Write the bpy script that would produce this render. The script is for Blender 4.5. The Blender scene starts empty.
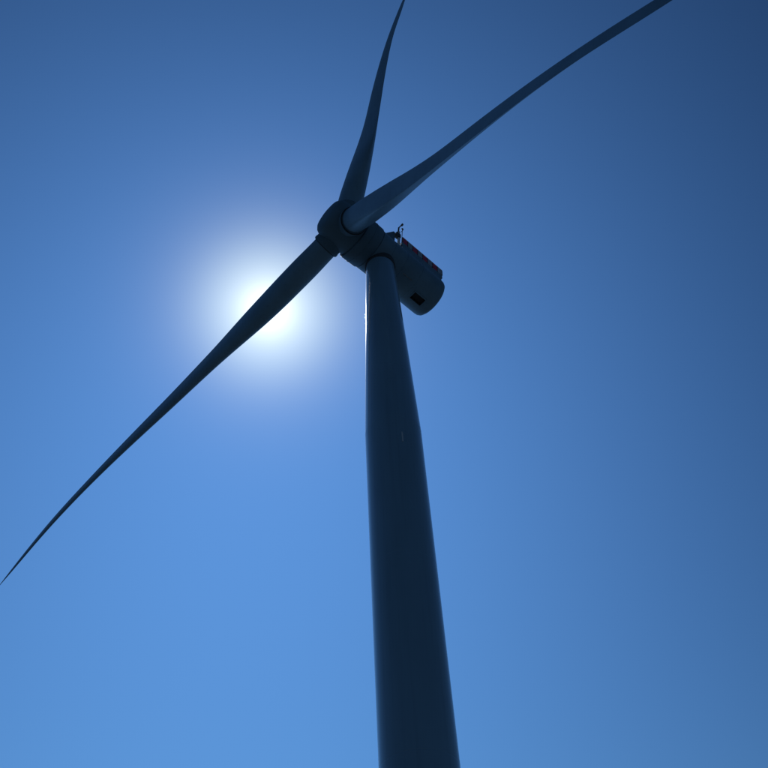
import bpy, bmesh, math, random
from mathutils import Vector, Matrix
random.seed(4)
R = math.radians
S = bpy.context.scene
COL = S.collection

# ------------------------------------------------------------------ camera
CAM_POS = Vector((0, 0, 1.7))
EL, RO, F = 0.889155, -0.070643, 850.82
fw = Vector((0, math.cos(EL), math.sin(EL)))
r0 = Vector((1, 0, 0)); u0 = r0.cross(fw)
cr = r0*math.cos(RO) + u0*math.sin(RO)
cu = u0*math.cos(RO) - r0*math.sin(RO)
cd = bpy.data.cameras.new('camera'); cam = bpy.data.objects.new('camera', cd); COL.objects.link(cam)
M = Matrix((cr, cu, -fw)).transposed().to_4x4(); M.translation = CAM_POS
cam.matrix_world = M
cd.sensor_width = 36; cd.sensor_fit = 'HORIZONTAL'; cd.lens = F/768*36
cd.clip_start = 0.1; cd.clip_end = 40000
S.camera = cam

# ------------------------------------------------------------------ sky and sun
SUN_EL, SUN_AZ = R(55.75), R(-13.2)          # azimuth measured from +Y towards +X
sun_dir = Vector((math.sin(SUN_AZ)*math.cos(SUN_EL), math.cos(SUN_AZ)*math.cos(SUN_EL), math.sin(SUN_EL)))
W = bpy.data.worlds.new('World'); S.world = W; W.use_nodes = True
nt = W.node_tree; nt.nodes.clear(); N = nt.nodes.new; Lk = nt.links.new
def mth(op, a, b=None, c=None):
    n = N('ShaderNodeMath'); n.operation = op
    for i, v in enumerate((a, b, c)):
        if v is None: continue
        if isinstance(v, (int, float)): n.inputs[i].default_value = v
        else: Lk(v, n.inputs[i])
    return n.outputs[0]
sky = N('ShaderNodeTexSky'); sky.sky_type = 'NISHITA'; sky.sun_disc = False
sky.sun_elevation = SUN_EL; sky.sun_rotation = SUN_AZ
sky.air_density = 1.0; sky.dust_density = 0.0; sky.ozone_density = 2.0
def vscale(v, k):
    m = N('ShaderNodeVectorMath'); m.operation = 'SCALE'
    if isinstance(v, tuple): m.inputs[0].default_value = v
    else: Lk(v, m.inputs[0])
    if isinstance(k, (int, float)): m.inputs['Scale'].default_value = k
    else: Lk(k, m.inputs['Scale'])
    return m.outputs[0]
def vadd(a, b):
    m = N('ShaderNodeVectorMath'); m.operation = 'ADD'; Lk(a, m.inputs[0]); Lk(b, m.inputs[1]); return m.outputs[0]
tc = N('ShaderNodeTexCoord')
dn = N('ShaderNodeVectorMath'); dn.operation = 'NORMALIZE'; Lk(tc.outputs['Generated'], dn.inputs[0])
dt = N('ShaderNodeVectorMath'); dt.operation = 'DOT_PRODUCT'; Lk(dn.outputs[0], dt.inputs[0]); dt.inputs[1].default_value = sun_dir
ang = mth('MULTIPLY', mth('ARCCOSINE', mth('MINIMUM', dt.outputs['Value'], 0.9999999)), 180/math.pi)   # degrees from the sun
# clear deep-blue air: the Nishita sky with a camera-like contrast, brighter on the sun's side
sp_ = N('ShaderNodeSeparateXYZ'); Lk(dn.outputs[0], sp_.inputs[0])          # keep the deep blue down to the horizon
sm = N('ShaderNodeMath'); sm.operation = 'SMOOTH_MAX'; Lk(sp_.outputs[2], sm.inputs[0]); sm.inputs[1].default_value = 0.36; sm.inputs[2].default_value = 0.12
cb = N('ShaderNodeCombineXYZ'); Lk(sp_.outputs[0], cb.inputs[0]); Lk(sp_.outputs[1], cb.inputs[1]); Lk(sm.outputs[0], cb.inputs[2])
sv = N('ShaderNodeVectorMath'); sv.operation = 'NORMALIZE'; Lk(cb.outputs[0], sv.inputs[0]); Lk(sv.outputs[0], sky.inputs[0])
gm = N('ShaderNodeGamma'); gm.inputs[1].default_value = 2.0894; Lk(vscale(sky.outputs[0], 0.1), gm.inputs[0])
tint = N('ShaderNodeVectorMath'); tint.operation = 'MULTIPLY'; tint.inputs[1].default_value = (.823, .757, .5); Lk(gm.outputs[0], tint.inputs[0])
wide = N('ShaderNodeCombineXYZ')
for i_, (w_, q_, b_) in enumerate(((27.8, 1.788, 6.9), (29.2, 1.70, 6.75), (31.0, 1.602, 6.4))):
    Lk(mth('MULTIPLY_ADD', mth('EXPONENT', mth('MULTIPLY', mth('POWER', mth('DIVIDE', ang, w_), q_), -1)), b_, 1.34), wide.inputs[i_])
wm = N('ShaderNodeVectorMath'); wm.operation = 'MULTIPLY'; Lk(tint.outputs[0], wm.inputs[0]); Lk(wide.outputs[0], wm.inputs[1])
tot = wm.outputs[0]
# circumsolar aureole: light scattered forward by dust around the sun
for col_, w_, q_ in (((.52, .425, .32), 3.95, 1.3), ((.355, .46, .29), 3.8, 2), ((.45, .42, .4), 1.5, 2)):
    tot = vadd(tot, vscale(col_, mth('EXPONENT', mth('MULTIPLY', mth('POWER', mth('DIVIDE', ang, w_), q_), -1))))
tot = vscale(tot, 10)
bg = N('ShaderNodeBackground'); bg.inputs[1].default_value = 0.1; Lk(tot, bg.inputs[0])
wo = N('ShaderNodeOutputWorld'); Lk(bg.outputs[0], wo.inputs[0])

sl = bpy.data.lights.new('sun', 'SUN'); sl.energy = 2.5; sl.angle = R(0.53); sl.color = (1, 0.97, 0.92)
so = bpy.data.objects.new('sun', sl); COL.objects.link(so)
so.rotation_euler = (-sun_dir).to_track_quat('-Z', 'Y').to_euler(); so.location = (0, 0, 200)

S.view_settings.view_transform = 'Standard'; S.view_settings.look = 'None'
S.view_settings.exposure = 0.0; S.view_settings.gamma = 1.0
S.render.engine = 'CYCLES'

# ------------------------------------------------------------------ materials
def material(name, col, rough=0.4, var=0.06, scale=(1, 1, 1), bump=0.0, metallic=0.0, streak=0.0, coat=0.0):
    m = bpy.data.materials.new(name); m.use_nodes = True; t = m.node_tree; b = t.nodes['Principled BSDF']
    b.inputs['Roughness'].default_value = rough; b.inputs['Metallic'].default_value = metallic
    b.inputs['Coat Weight'].default_value = coat; b.inputs['Coat Roughness'].default_value = 0.11
    co = t.nodes.new('ShaderNodeTexCoord'); mp = t.nodes.new('ShaderNodeMapping'); mp.inputs['Scale'].default_value = scale
    t.links.new(co.outputs['Object'], mp.inputs[0])
    no = t.nodes.new('ShaderNodeTexNoise'); no.inputs['Scale'].default_value = 1; no.inputs['Detail'].default_value = 7
    t.links.new(mp.outputs[0], no.inputs[0])
    rp = t.nodes.new('ShaderNodeValToRGB'); rp.color_ramp.elements[0].position = .35; rp.color_ramp.elements[1].position = .68
    rp.color_ramp.elements[0].color = tuple(c*(1-var) for c in col)+(1,)
    rp.color_ramp.elements[1].color = tuple(min(1, c*(1+var)) for c in col)+(1,)
    t.links.new(no.outputs[0], rp.inputs[0]); out = rp.outputs[0]
    if streak:                                    # long rain and grease streaks
        m2 = t.nodes.new('ShaderNodeMapping'); m2.inputs['Scale'].default_value = (2.2, 2.2, 0.05)
        t.links.new(co.outputs['Object'], m2.inputs[0])
        n2 = t.nodes.new('ShaderNodeTexNoise'); n2.inputs['Detail'].default_value = 5; n2.inputs['Scale'].default_value = 1
        t.links.new(m2.outputs[0], n2.inputs[0])
        r2 = t.nodes.new('ShaderNodeValToRGB'); r2.color_ramp.elements[0].position = .5; r2.color_ramp.elements[1].position = .75
        r2.color_ramp.elements[0].color = (1, 1, 1, 1); r2.color_ramp.elements[1].color = (1-streak, 1-streak, 1-streak*.9, 1)
        t.links.new(n2.outputs[0], r2.inputs[0])
        mx = t.nodes.new('ShaderNodeMix'); mx.data_type = 'RGBA'; mx.blend_type = 'MULTIPLY'; mx.inputs[0].default_value = 1
        t.links.new(out, mx.inputs[6]); t.links.new(r2.outputs[0], mx.inputs[7]); out = mx.outputs[2]
    t.links.new(out, b.inputs['Base Color'])
    if bump:
        bu = t.nodes.new('ShaderNodeBump'); bu.inputs['Strength'].default_value = bump; bu.inputs['Distance'].default_value = 0.02
        t.links.new(no.outputs[0], bu.inputs['Height']); t.links.new(bu.outputs[0], b.inputs['Normal'])
    return m
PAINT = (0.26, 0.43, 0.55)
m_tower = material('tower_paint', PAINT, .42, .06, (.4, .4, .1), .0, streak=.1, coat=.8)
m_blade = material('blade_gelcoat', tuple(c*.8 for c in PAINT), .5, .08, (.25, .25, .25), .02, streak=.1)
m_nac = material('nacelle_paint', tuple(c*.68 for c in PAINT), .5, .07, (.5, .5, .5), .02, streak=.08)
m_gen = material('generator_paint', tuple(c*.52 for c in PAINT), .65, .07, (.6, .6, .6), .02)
m_dark = material('dark_steel', (.07, .075, .08), .6, .2, (3, 3, 3), .05)
m_steel = material('galvanised_steel', (.32, .33, .34), .45, .15, (4, 4, 4), .05, metallic=.7)
m_red = material('red_panel_paint', (.8, .03, .07), .45, .1, (2, 2, 2), .03)
m_white = material('white_panel_paint', (.78, .8, .82), .4, .06, (2, 2, 2), .03)
m_panel = material('grey_panel_paint', (.42, .45, .5), .45, .06, (2, 2, 2), .03)
m_rubber = material('black_rubber_seal', (.02, .02, .02), .7, .2, (3, 3, 3), .05)
m_conc = material('foundation_concrete', (.28, .27, .25), .9, .2, (1.5, 1.5, 1.5), .4)
m_gravel = material('crushed_gravel', (.06, .065, .07), .95, .45, (9, 9, 9), 1)
m_grass = material('field_ground', (.013, .028, .042), .95, .4, (.6, .6, .6), 1)

# ------------------------------------------------------------------ helpers
def link(name, me, mat, parent=None, smooth=True):
    me.materials.append(mat)
    if smooth:
        me.polygons.foreach_set('use_smooth', [True]*len(me.polygons))
    o = bpy.data.objects.new(name, me); COL.objects.link(o)
    if parent: o.parent = parent
    return o
def from_bm(name, bm, mat, parent=None, smooth=False):
    bmesh.ops.recalc_face_normals(bm, faces=bm.faces)
    me = bpy.data.meshes.new(name); bm.to_mesh(me); bm.free()
    return link(name, me, mat, parent, smooth)
def loft(bm, rings, cap=(True, True)):
    vs = [[bm.verts.new(p) for p in r] for r in rings]; n = len(vs[0])
    for a, b in zip(vs, vs[1:]):
        for i in range(n): bm.faces.new((a[i], a[(i+1) % n], b[(i+1) % n], b[i]))
    if cap[0]: bm.faces.new(vs[0][::-1])
    if cap[1]: bm.faces.new(vs[-1])
def lathe(bm, prof, o, ax, ex, ey, n=96, cap=(True, True)):
    """prof: (along, radius)"""
    loft(bm, [[o + ax*s + (ex*math.cos(2*math.pi*k/n) + ey*math.sin(2*math.pi*k/n))*r for k in range(n)] for s, r in prof], cap)
def box(bm, o, ex, ey, ez, x0, x1, y0, y1, z0, z1, bev=0.0):
    vs = [bm.verts.new(o + ex*x + ey*y + ez*z) for x in (x0, x1) for y in (y0, y1) for z in (z0, z1)]
    fs = [bm.faces.new([vs[i] for i in f]) for f in ((0, 1, 3, 2), (4, 6, 7, 5), (0, 4, 5, 1), (2, 3, 7, 6), (0, 2, 6, 4), (1, 5, 7, 3))]
    if bev:
        es = {e for f in fs for e in f.edges}
        bmesh.ops.bevel(bm, geom=list(es), offset=bev, segments=2, affect='EDGES', profile=.5)
def tube(bm, p0, p1, r, n=10):
    d = (p1-p0).normalized(); a = d.orthogonal().normalized(); b = d.cross(a)
    loft(bm, [[p + (a*math.cos(2*math.pi*k/n)+b*math.sin(2*math.pi*k/n))*r for k in range(n)] for p in (p0, p1)])
def sharp(o, ang=35):
    me = o.data; bm = bmesh.new(); bm.from_mesh(me)
    for e in bm.edges:
        if len(e.link_faces) == 2 and e.calc_face_angle(0) > R(ang): e.smooth = False
    bm.to_mesh(me); bm.free()
    return o
def struct(o): o['kind'] = 'structure'; return o
X, Y, Z = Vector((1, 0, 0)), Vector((0, 1, 0)), Vector((0, 0, 1))

# ------------------------------------------------------------------ ground
TX, TY = 0.60, 60.845
def disc(name, cx, cy, rad, z, mat, n=96):
    bm = bmesh.new(); bm.faces.new([bm.verts.new((cx+rad*math.cos(2*math.pi*k/n), cy+rad*math.sin(2*math.pi*k/n), z)) for k in range(n)])
    return struct(from_bm(name, bm, mat))
disc('ground', 0, 0, 15000, 0, m_grass, 128)
disc('gravel_pad', TX, TY, 17, .004, m_gravel)
bm = bmesh.new(); box(bm, Vector((TX-3, TY, 0)), X, Y, Z, -2.6, 2.6, -75, -14, -.2, .012); struct(from_bm('track', bm, m_gravel))

# ------------------------------------------------------------------ the turbine
PSI, TILT, TH0 = 3.92441, R(6), -0.234245
root = bpy.data.objects.new('wind_turbine', None); COL.objects.link(root)
root['label'] = 'tall three-bladed wind turbine seen from below, dark against the sun'
root['category'] = 'wind turbine'
base = Vector((TX, TY, 0)); root.location = base
# everything below is modelled relative to the tower's foot
HUB = Vector((-3.93816, 56.33029, 105.5444)) - Vector((0.5530, 60.8447, 0)) + Vector((-.0, 0, 0))
OFF = Vector((0.5530, 60.8447, 0)) - base
HUB = HUB + OFF                                  # hub centre relative to the foot
n = Vector((math.sin(PSI)*math.cos(TILT), math.cos(PSI)*math.cos(TILT), math.sin(TILT)))
side = Vector((math.cos(PSI), -math.sin(PSI), 0))
up = n.cross(side)
if up.z < 0: up = -up

# tower: cylinder below, cone above, in flanged cans
O = Vector((0, 0, 0))
ZK, RT0, HT = 67.8, 2.98, 101.6
def trad(z): return RT0 if z < ZK else RT0 + (1.945-RT0)*(z-ZK)/(HT-ZK)
prof = [(0.45, RT0)]
seams = [14.5, 32.0, 50.0, ZK, 77.0]
for s in seams:
    r = trad(s)
    prof += [(s-1.5, trad(s-1.5)), (s-.06, trad(s-.06)), (s-.03, r-.008), (s+.03, r-.008), (s+.06, trad(s+.06)), (s+1.5, trad(s+1.5))]
prof += [(HT, trad(HT))]
bm = bmesh.new(); lathe(bm, prof, O, Z, X, Y, 256)
tower = sharp(from_bm('tower', bm, m_tower, root, True), 6)
bm = bmesh.new(); lathe(bm, [(0.02, 4.6), (.42, 4.6), (.5, 4.5), (.5, 2.0)], O, Z, X, Y, 96); from_bm('foundation', bm, m_conc, root)
bm = bmesh.new(); lathe(bm, [(.5, RT0+.22), (.62, RT0+.22), (.62, RT0+.001)], O, Z, X, Y, 128, (False, False)); from_bm('base_flange', bm, m_steel, tower)
# door with steps on the side facing the track
bm = bmesh.new(); box(bm, O, X, Y, Z, -.5, .5, -RT0-.06, -RT0+.12, 1.7, 3.9, .03); door = from_bm('door', bm, m_nac, tower)
bm = bmesh.new(); box(bm, O, X, Y, Z, .3, .36, -RT0-.12, -RT0-.065, 2.6, 2.85, .01); from_bm('door_handle', bm, m_steel, tower)
bm = bmesh.new()
for k in range(7): box(bm, O, X, Y, Z, -.6, .6, -RT0-.9-.28*k, -RT0-.62-.28*k, 1.5-.2*k, 1.54-.2*k)
box(bm, O, X, Y, Z, -.6, .6, -RT0-.62, -RT0-.07, 1.62, 1.66)
st = from_bm('stairs', bm, m_steel, root)
# cable guard with a bright face just under the cone's flange
def radial(phi): return Vector((math.sin(phi), -math.cos(phi), 0))
ph = R(17)
e0 = radial(ph); e1 = Vector((math.cos(ph), math.sin(ph), 0))
bm = bmesh.new(); box(bm, O, e1, e0, Z, -.07, .07, RT0-.02, RT0+.05, ZK-3.9, ZK-2.5, .01)
from_bm('bracket', bm, m_white, tower)

# yaw section between tower and nacelle
bm = bmesh.new(); lathe(bm, [(HT+.004, 2.0), (HT+.1, 2.07), (HT+1.6, 2.07)], O, Z, X, Y, 96)
sharp(from_bm('yaw_bearing', bm, m_dark, root, True))

# nacelle: a round drum along the rotor axis, rear end rounded
RN = 3.05
npf = [(-16.75, .01), (-16.74, 1.2), (-16.7, 2.1), (-16.6, 2.55), (-16.4, 2.85), (-16.1, 3.0), (-15.7, RN)]
for s in (-12.05, -9.2, -6.9):
    npf += [(s-.08, RN), (s-.03, RN-.04), (s+.03, RN-.04), (s+.08, RN)]
npf += [(-4.72, RN+.06), (-4.68, RN-.04), (-4.5, RN-.04)]
npf += [(-14.75, RN), (-12.8, RN)]
npf.sort()
bm = bmesh.new(); lathe(bm, npf, HUB, n, side, up, 128)
cut = []
for fc in bm.faces:                              # real opening for the underside hatch
    c = fc.calc_center_median() - HUB
    if -14.75 < c.dot(n) < -12.8 and abs(c.dot(side)) < .58 and c.dot(up) < 0: cut.append(fc)
bmesh.ops.delete(bm, geom=cut, context='FACES')
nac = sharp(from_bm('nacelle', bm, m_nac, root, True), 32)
# generator ring in front of it
bm = bmesh.new(); lathe(bm, [(-4.6, 2.7), (-4.58, 3.16), (-4.4, 3.26), (-2.3, 3.33), (-2.05, 3.26), (-1.97, 3.1), (-1.97, 2.6)], HUB, n, side, up, 128)
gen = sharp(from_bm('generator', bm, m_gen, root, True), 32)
bm = bmesh.new(); lathe(bm, [(-3.32, 3.28), (-3.3, 3.335), (-3.2, 3.335), (-3.18, 3.28)], HUB, n, side, up, 128, (False, False))
from_bm('cooling_ring', bm, m_gen, gen, True)
# underside hatch: dark recess with a frame
def at(s, w, h): return HUB + n*s + side*w + up*h
bm = bmesh.new()
def curved(bm, s0, s1, w0, w1, rad_, th, k=8):
    a = []
    for i in range(k+1):
        w = w0+(w1-w0)*i/k
        a.append((w, -math.sqrt(rad_*rad_-w*w)))
    for (wa, ha), (wb, hb) in zip(a, a[1:]):
        v = [bm.verts.new(at(s, w, h-d)) for s in (s0, s1) for (w, h) in ((wa, ha), (wb, hb)) for d in (0, th)]
        for f in ((0, 1, 3, 2), (4, 6, 7, 5), (0, 4, 5, 1), (2, 3, 7, 6), (0, 2, 6, 4), (1, 5, 7, 3)): bm.faces.new([v[i] for i in f])
hw, hd = .61, 2.2
for q4 in (((-14.76, -hw), (-12.79, -hw)), ((-12.79, -hw), (-12.79, hw)), ((-12.79, hw), (-14.76, hw)), ((-14.76, hw), (-14.76, -hw))):
    bm.faces.new([bm.verts.new(at(s_, w_, h_)) for (s_, w_), h_ in ((q4[0], -3.03+.09), (q4[1], -3.03+.09), (q4[1], -hd), (q4[0], -hd))])
bm.faces.new([bm.verts.new(at(s_, w_, -hd)) for s_, w_ in ((-14.76, -hw), (-12.79, -hw), (-12.79, hw), (-14.76, hw))])
from_bm('hatch_recess', bm, m_dark, nac)
bm = bmesh.new()
curved(bm, -14.9, -14.75, -.76, .76, RN+.03, .08); curved(bm, -12.8, -12.65, -.76, .76, RN+.03, .08)
curved(bm, -14.75, -12.8, -.76, -.6, RN+.03, .08, 2); curved(bm, -14.75, -12.8, .6, .76, RN+.03, .08, 2)
from_bm('hatch_frame', bm, m_nac, nac)
# long seam rails under the nacelle
for w in (-1.45, 1.45):
    bm = bmesh.new(); curved(bm, -11.3, -9.7, w-.05, w+.05, RN, .05, 1)
    from_bm('seam_rail', bm, m_steel, nac)

# hoist platform on the rear top of the nacelle
WP = 2.75
def nb(name, mat, parent, s0, s1, w0, w1, h0, h1, bev=.02):
    bm = bmesh.new(); box(bm, HUB, n, side, up, s0, s1, w0, w1, h0, h1, bev); return from_bm(name, bm, mat, parent)
plat = nb('hoist_platform', m_nac, root, -16.1, -8.2, -WP, WP, 2.2, 3.15)
for sw in (-1, 1):
    bm = bmesh.new()
    a0, a1 = (sw*1.9, sw*WP)
    nb('side_skirt', m_nac, plat, -15.9, -8.3, min(a0, a1)*1.0, max(a0, a1), 1.25, 2.19, .03)
npan = 8; s0 = -8.25; ds = 7.8/npan
for sw in (-1, 1):
    for k in range(npan):
        a = s0-ds*k
        w0, w1 = sorted((sw*(WP-.02), sw*(WP+.05)))
        nb('railing_panel', m_red if k % 2 == 0 else m_panel, plat, a-ds+.06, a-.06, w0, w1, 3.16, 4.42, .01)
    for k in range(npan+1):
        a = s0-ds*k
        w0, w1 = sorted((sw*(WP-.08), sw*(WP+.07)))
        nb('railing_post', m_dark, plat, a-.055, a+.055, w0, w1, 3.0, 4.5, .01)
    w0, w1 = sorted((sw*(WP-.06), sw*(WP+.06)))
    nb('handrail', m_steel, plat, s0-ds*npan, s0, w0, w1, 4.51, 4.62, .02)
for k in range(6):                              # rear railing
    w = -WP+.15+k*(2*WP-.3)/6
    nb('railing_panel', m_panel if k % 2 else m_red, plat, -16.12, -16.05, w+.04, w+(2*WP-.3)/6-.04, 3.2, 4.35, .01)
nb('handrail', m_steel, plat, -16.14, -16.03, -WP+.07, WP-.07, 4.51, 4.62, .02)
# cooler wedge in front of the platform
bm = bmesh.new()
pts = [(-5.3, 2.3), (-7.15, 2.3), (-7.15, 5.2), (-6.9, 5.25)]
loft(bm, [[at(s, w, h) for s, h in pts] for w in (-2.35, 2.35)]); from_bm('cooler', bm, m_gen, root)
# davit crane and instruments at the platform's front corner
WM = -2.4
ped = bmesh.new(); lathe(ped, [(2.6, .22), (4.4, .22), (4.45, .15), (6.3, .15)], HUB+n*-7.85+side*WM, up, side, n, 20)
crane = sharp(from_bm('davit_crane', ped, m_white, root, True))
bm = bmesh.new(); box(bm, HUB, n, side, up, -8.0, -7.2, WM-.3, WM+.3, 4.1, 5.2, .06); from_bm('winch_box', bm, m_dark, crane)
bm = bmesh.new()
p = [at(-7.7, WM, 6.1), at(-7.75, WM, 7.6), at(-8.35, WM, 9.6)]
tube(bm, p[0], p[1], .12); tube(bm, p[1], p[2], .09)
box(bm, HUB, n, side, up, -8.5, -8.25, WM-.18, WM+.18, 9.35, 9.75, .04)
from_bm('crane_arm', bm, m_dark, crane)
bm = bmesh.new(); tube(bm, at(-8.4, WM, 3.0), at(-8.45, WM, 8.1), .05); tube(bm, at(-8.45, WM-.3, 7.6), at(-8.45, WM+.3, 7.6), .04)
from_bm('instrument_mast', bm, m_dark, root)
bm = bmesh.new(); bmesh.ops.create_uvsphere(bm, u_segments=12, v_segments=8, radius=.16, matrix=Matrix.Translation(at(-8.45, WM, 8.2)))
from_bm('lightning_rod_ball', bm, m_steel, root, True)

# spinner
sp = [(-1.93, 3.04), (-1.6, 3.07), (-.8, 3.07), (.2, 3.0), (1.0, 2.93), (1.7, 2.92), (2.2, 2.82), (2.6, 2.6), (2.9, 2.2), (3.05, 1.5), (3.1, .6), (3.11, .01)]
bm = bmesh.new(); lathe(bm, sp, HUB, n, side, up, 96)
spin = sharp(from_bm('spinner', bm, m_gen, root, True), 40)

# blades ------------------------------------------------------------
Q = [0, .045, .12, .22, .35, .5, .7, .85, .95, 1.]
CH = [3.64112, 3.5, 4.68, 5.78, 4.56122, 3.57443, 2.26237, 1.7304, 0.96388, 0.141]
AX = [0.49998, 0.50302, 0.40447, 0.33853, 0.28527, 0.37746, 0.37629, 0.23484, 0.35839, 0.40271]
TCK = [1, .98, .72, .45, .32, .26, .22, .2, .18, .18]
TW = [R(a) for a in (13, 13, 13, 11, 7.5, 4.5, 2, .5, 0, 0)]
BL, CONE, PB, SW, PITCH, TWS = [75.3619, 0.06738, 0.41149, 0.00411, 3.10485, -0.90247]
EX = [0.88244, -0.46497, 0.19472, 0.21073]
def grad(Xs, Ys):
    m = []
    for i in range(len(Xs)):
        if i == 0: m.append((Ys[1]-Ys[0])/(Xs[1]-Xs[0]))
        elif i == len(Xs)-1: m.append((Ys[-1]-Ys[-2])/(Xs[-1]-Xs[-2]))
        else:
            hd, hs = Xs[i]-Xs[i-1], Xs[i+1]-Xs[i]
            m.append((hd*hd*Ys[i+1]-hs*hs*Ys[i-1]+(hs*hs-hd*hd)*Ys[i])/(hs*hd*(hs+hd)))
    return m
def pch(q, Ys, m):
    i = 0
    while i < len(Q)-2 and q >= Q[i+1]: i += 1
    h = Q[i+1]-Q[i]; t = (q-Q[i])/h
    return (2*t**3-3*t**2+1)*Ys[i]+(t**3-2*t**2+t)*h*m[i]+(-2*t**3+3*t**2)*Ys[i+1]+(t**3-t**2)*h*m[i+1]
GR = [(Y_, grad(Q, Y_)) for Y_ in (CH, AX, TCK, TW)]
def ring(q, e, t, ns=40):
    c, a, tk, tw = [pch(q, y, m) for y, m in GR]; wi = tw*TWS+PITCH; out = []
    w = max(0, min(1, (tk-.3)/.7))**.8
    for k in range(ns):
        th = 2*math.pi*k/ns; xx = .5+.5*math.cos(th); s_ = math.sin(th)
        sg = 0 if abs(s_) < 1e-9 else (1 if s_ > 0 else -1)
        ya = sg*5*(.2969*math.sqrt(max(xx, 0))-.126*xx-.3516*xx**2+.2843*xx**3-.1015*xx**4)
        y = (w*.5*s_+(1-w)*ya)*tk + (1-w)*.03*(1-(2*xx-1)**2)
        Xc, Yc = (xx-a)*c, y*c
        T = Xc*math.cos(wi)-Yc*math.sin(wi)+SW*q*q+EX[2]*q*(1-q)*4+EX[3]*math.sin(2*math.pi*q)
        Nn = Xc*math.sin(wi)+Yc*math.cos(wi)+math.tan(CONE)*q*BL+PB*q**3+EX[0]*q*(1-q)*4+EX[1]*math.sin(2*math.pi*q)
        out.append(HUB + e*(q*BL) + t*T + n*Nn)
    return out
for kb in range(3):
    a = TH0+kb*2*math.pi/3
    e = up*math.cos(a)+side*math.sin(a); t = side*math.cos(a)-up*math.sin(a)
    q0 = 3.5/BL
    qs = [q0+(.3-q0)*i/30 for i in range(30)]+[.3+.7*i/56 for i in range(56)]+[.992, .997, .9995]
    qs = sorted(set(qs))
    bm = bmesh.new(); loft(bm, [ring(q, e, t) for q in qs])
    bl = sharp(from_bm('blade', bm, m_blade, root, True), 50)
    # root extender of the hub with the pitch-bearing lip
    RR = CH[0]/2
    ax = (e + n*math.tan(CONE)).normalized(); b2 = t.cross(ax).normalized()
    cen = sum(ring(0, e, t), Vector())/40
    bm = bmesh.new()
    lathe(bm, [(1.2, RR+.1), (3.2, RR+.1), (3.35, RR+.14), (3.6, RR+.15), (3.66, RR+.12), (3.66, RR-.2)], cen, ax, t, b2, 72)
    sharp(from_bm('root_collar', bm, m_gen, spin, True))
    bm = bmesh.new()
    lathe(bm, [(3.665, RR+.1), (3.74, RR+.09), (3.76, RR+.02)], cen, ax, t, b2, 72, (False, False))
    sharp(from_bm('root_seal', bm, m_rubber, bl, True))
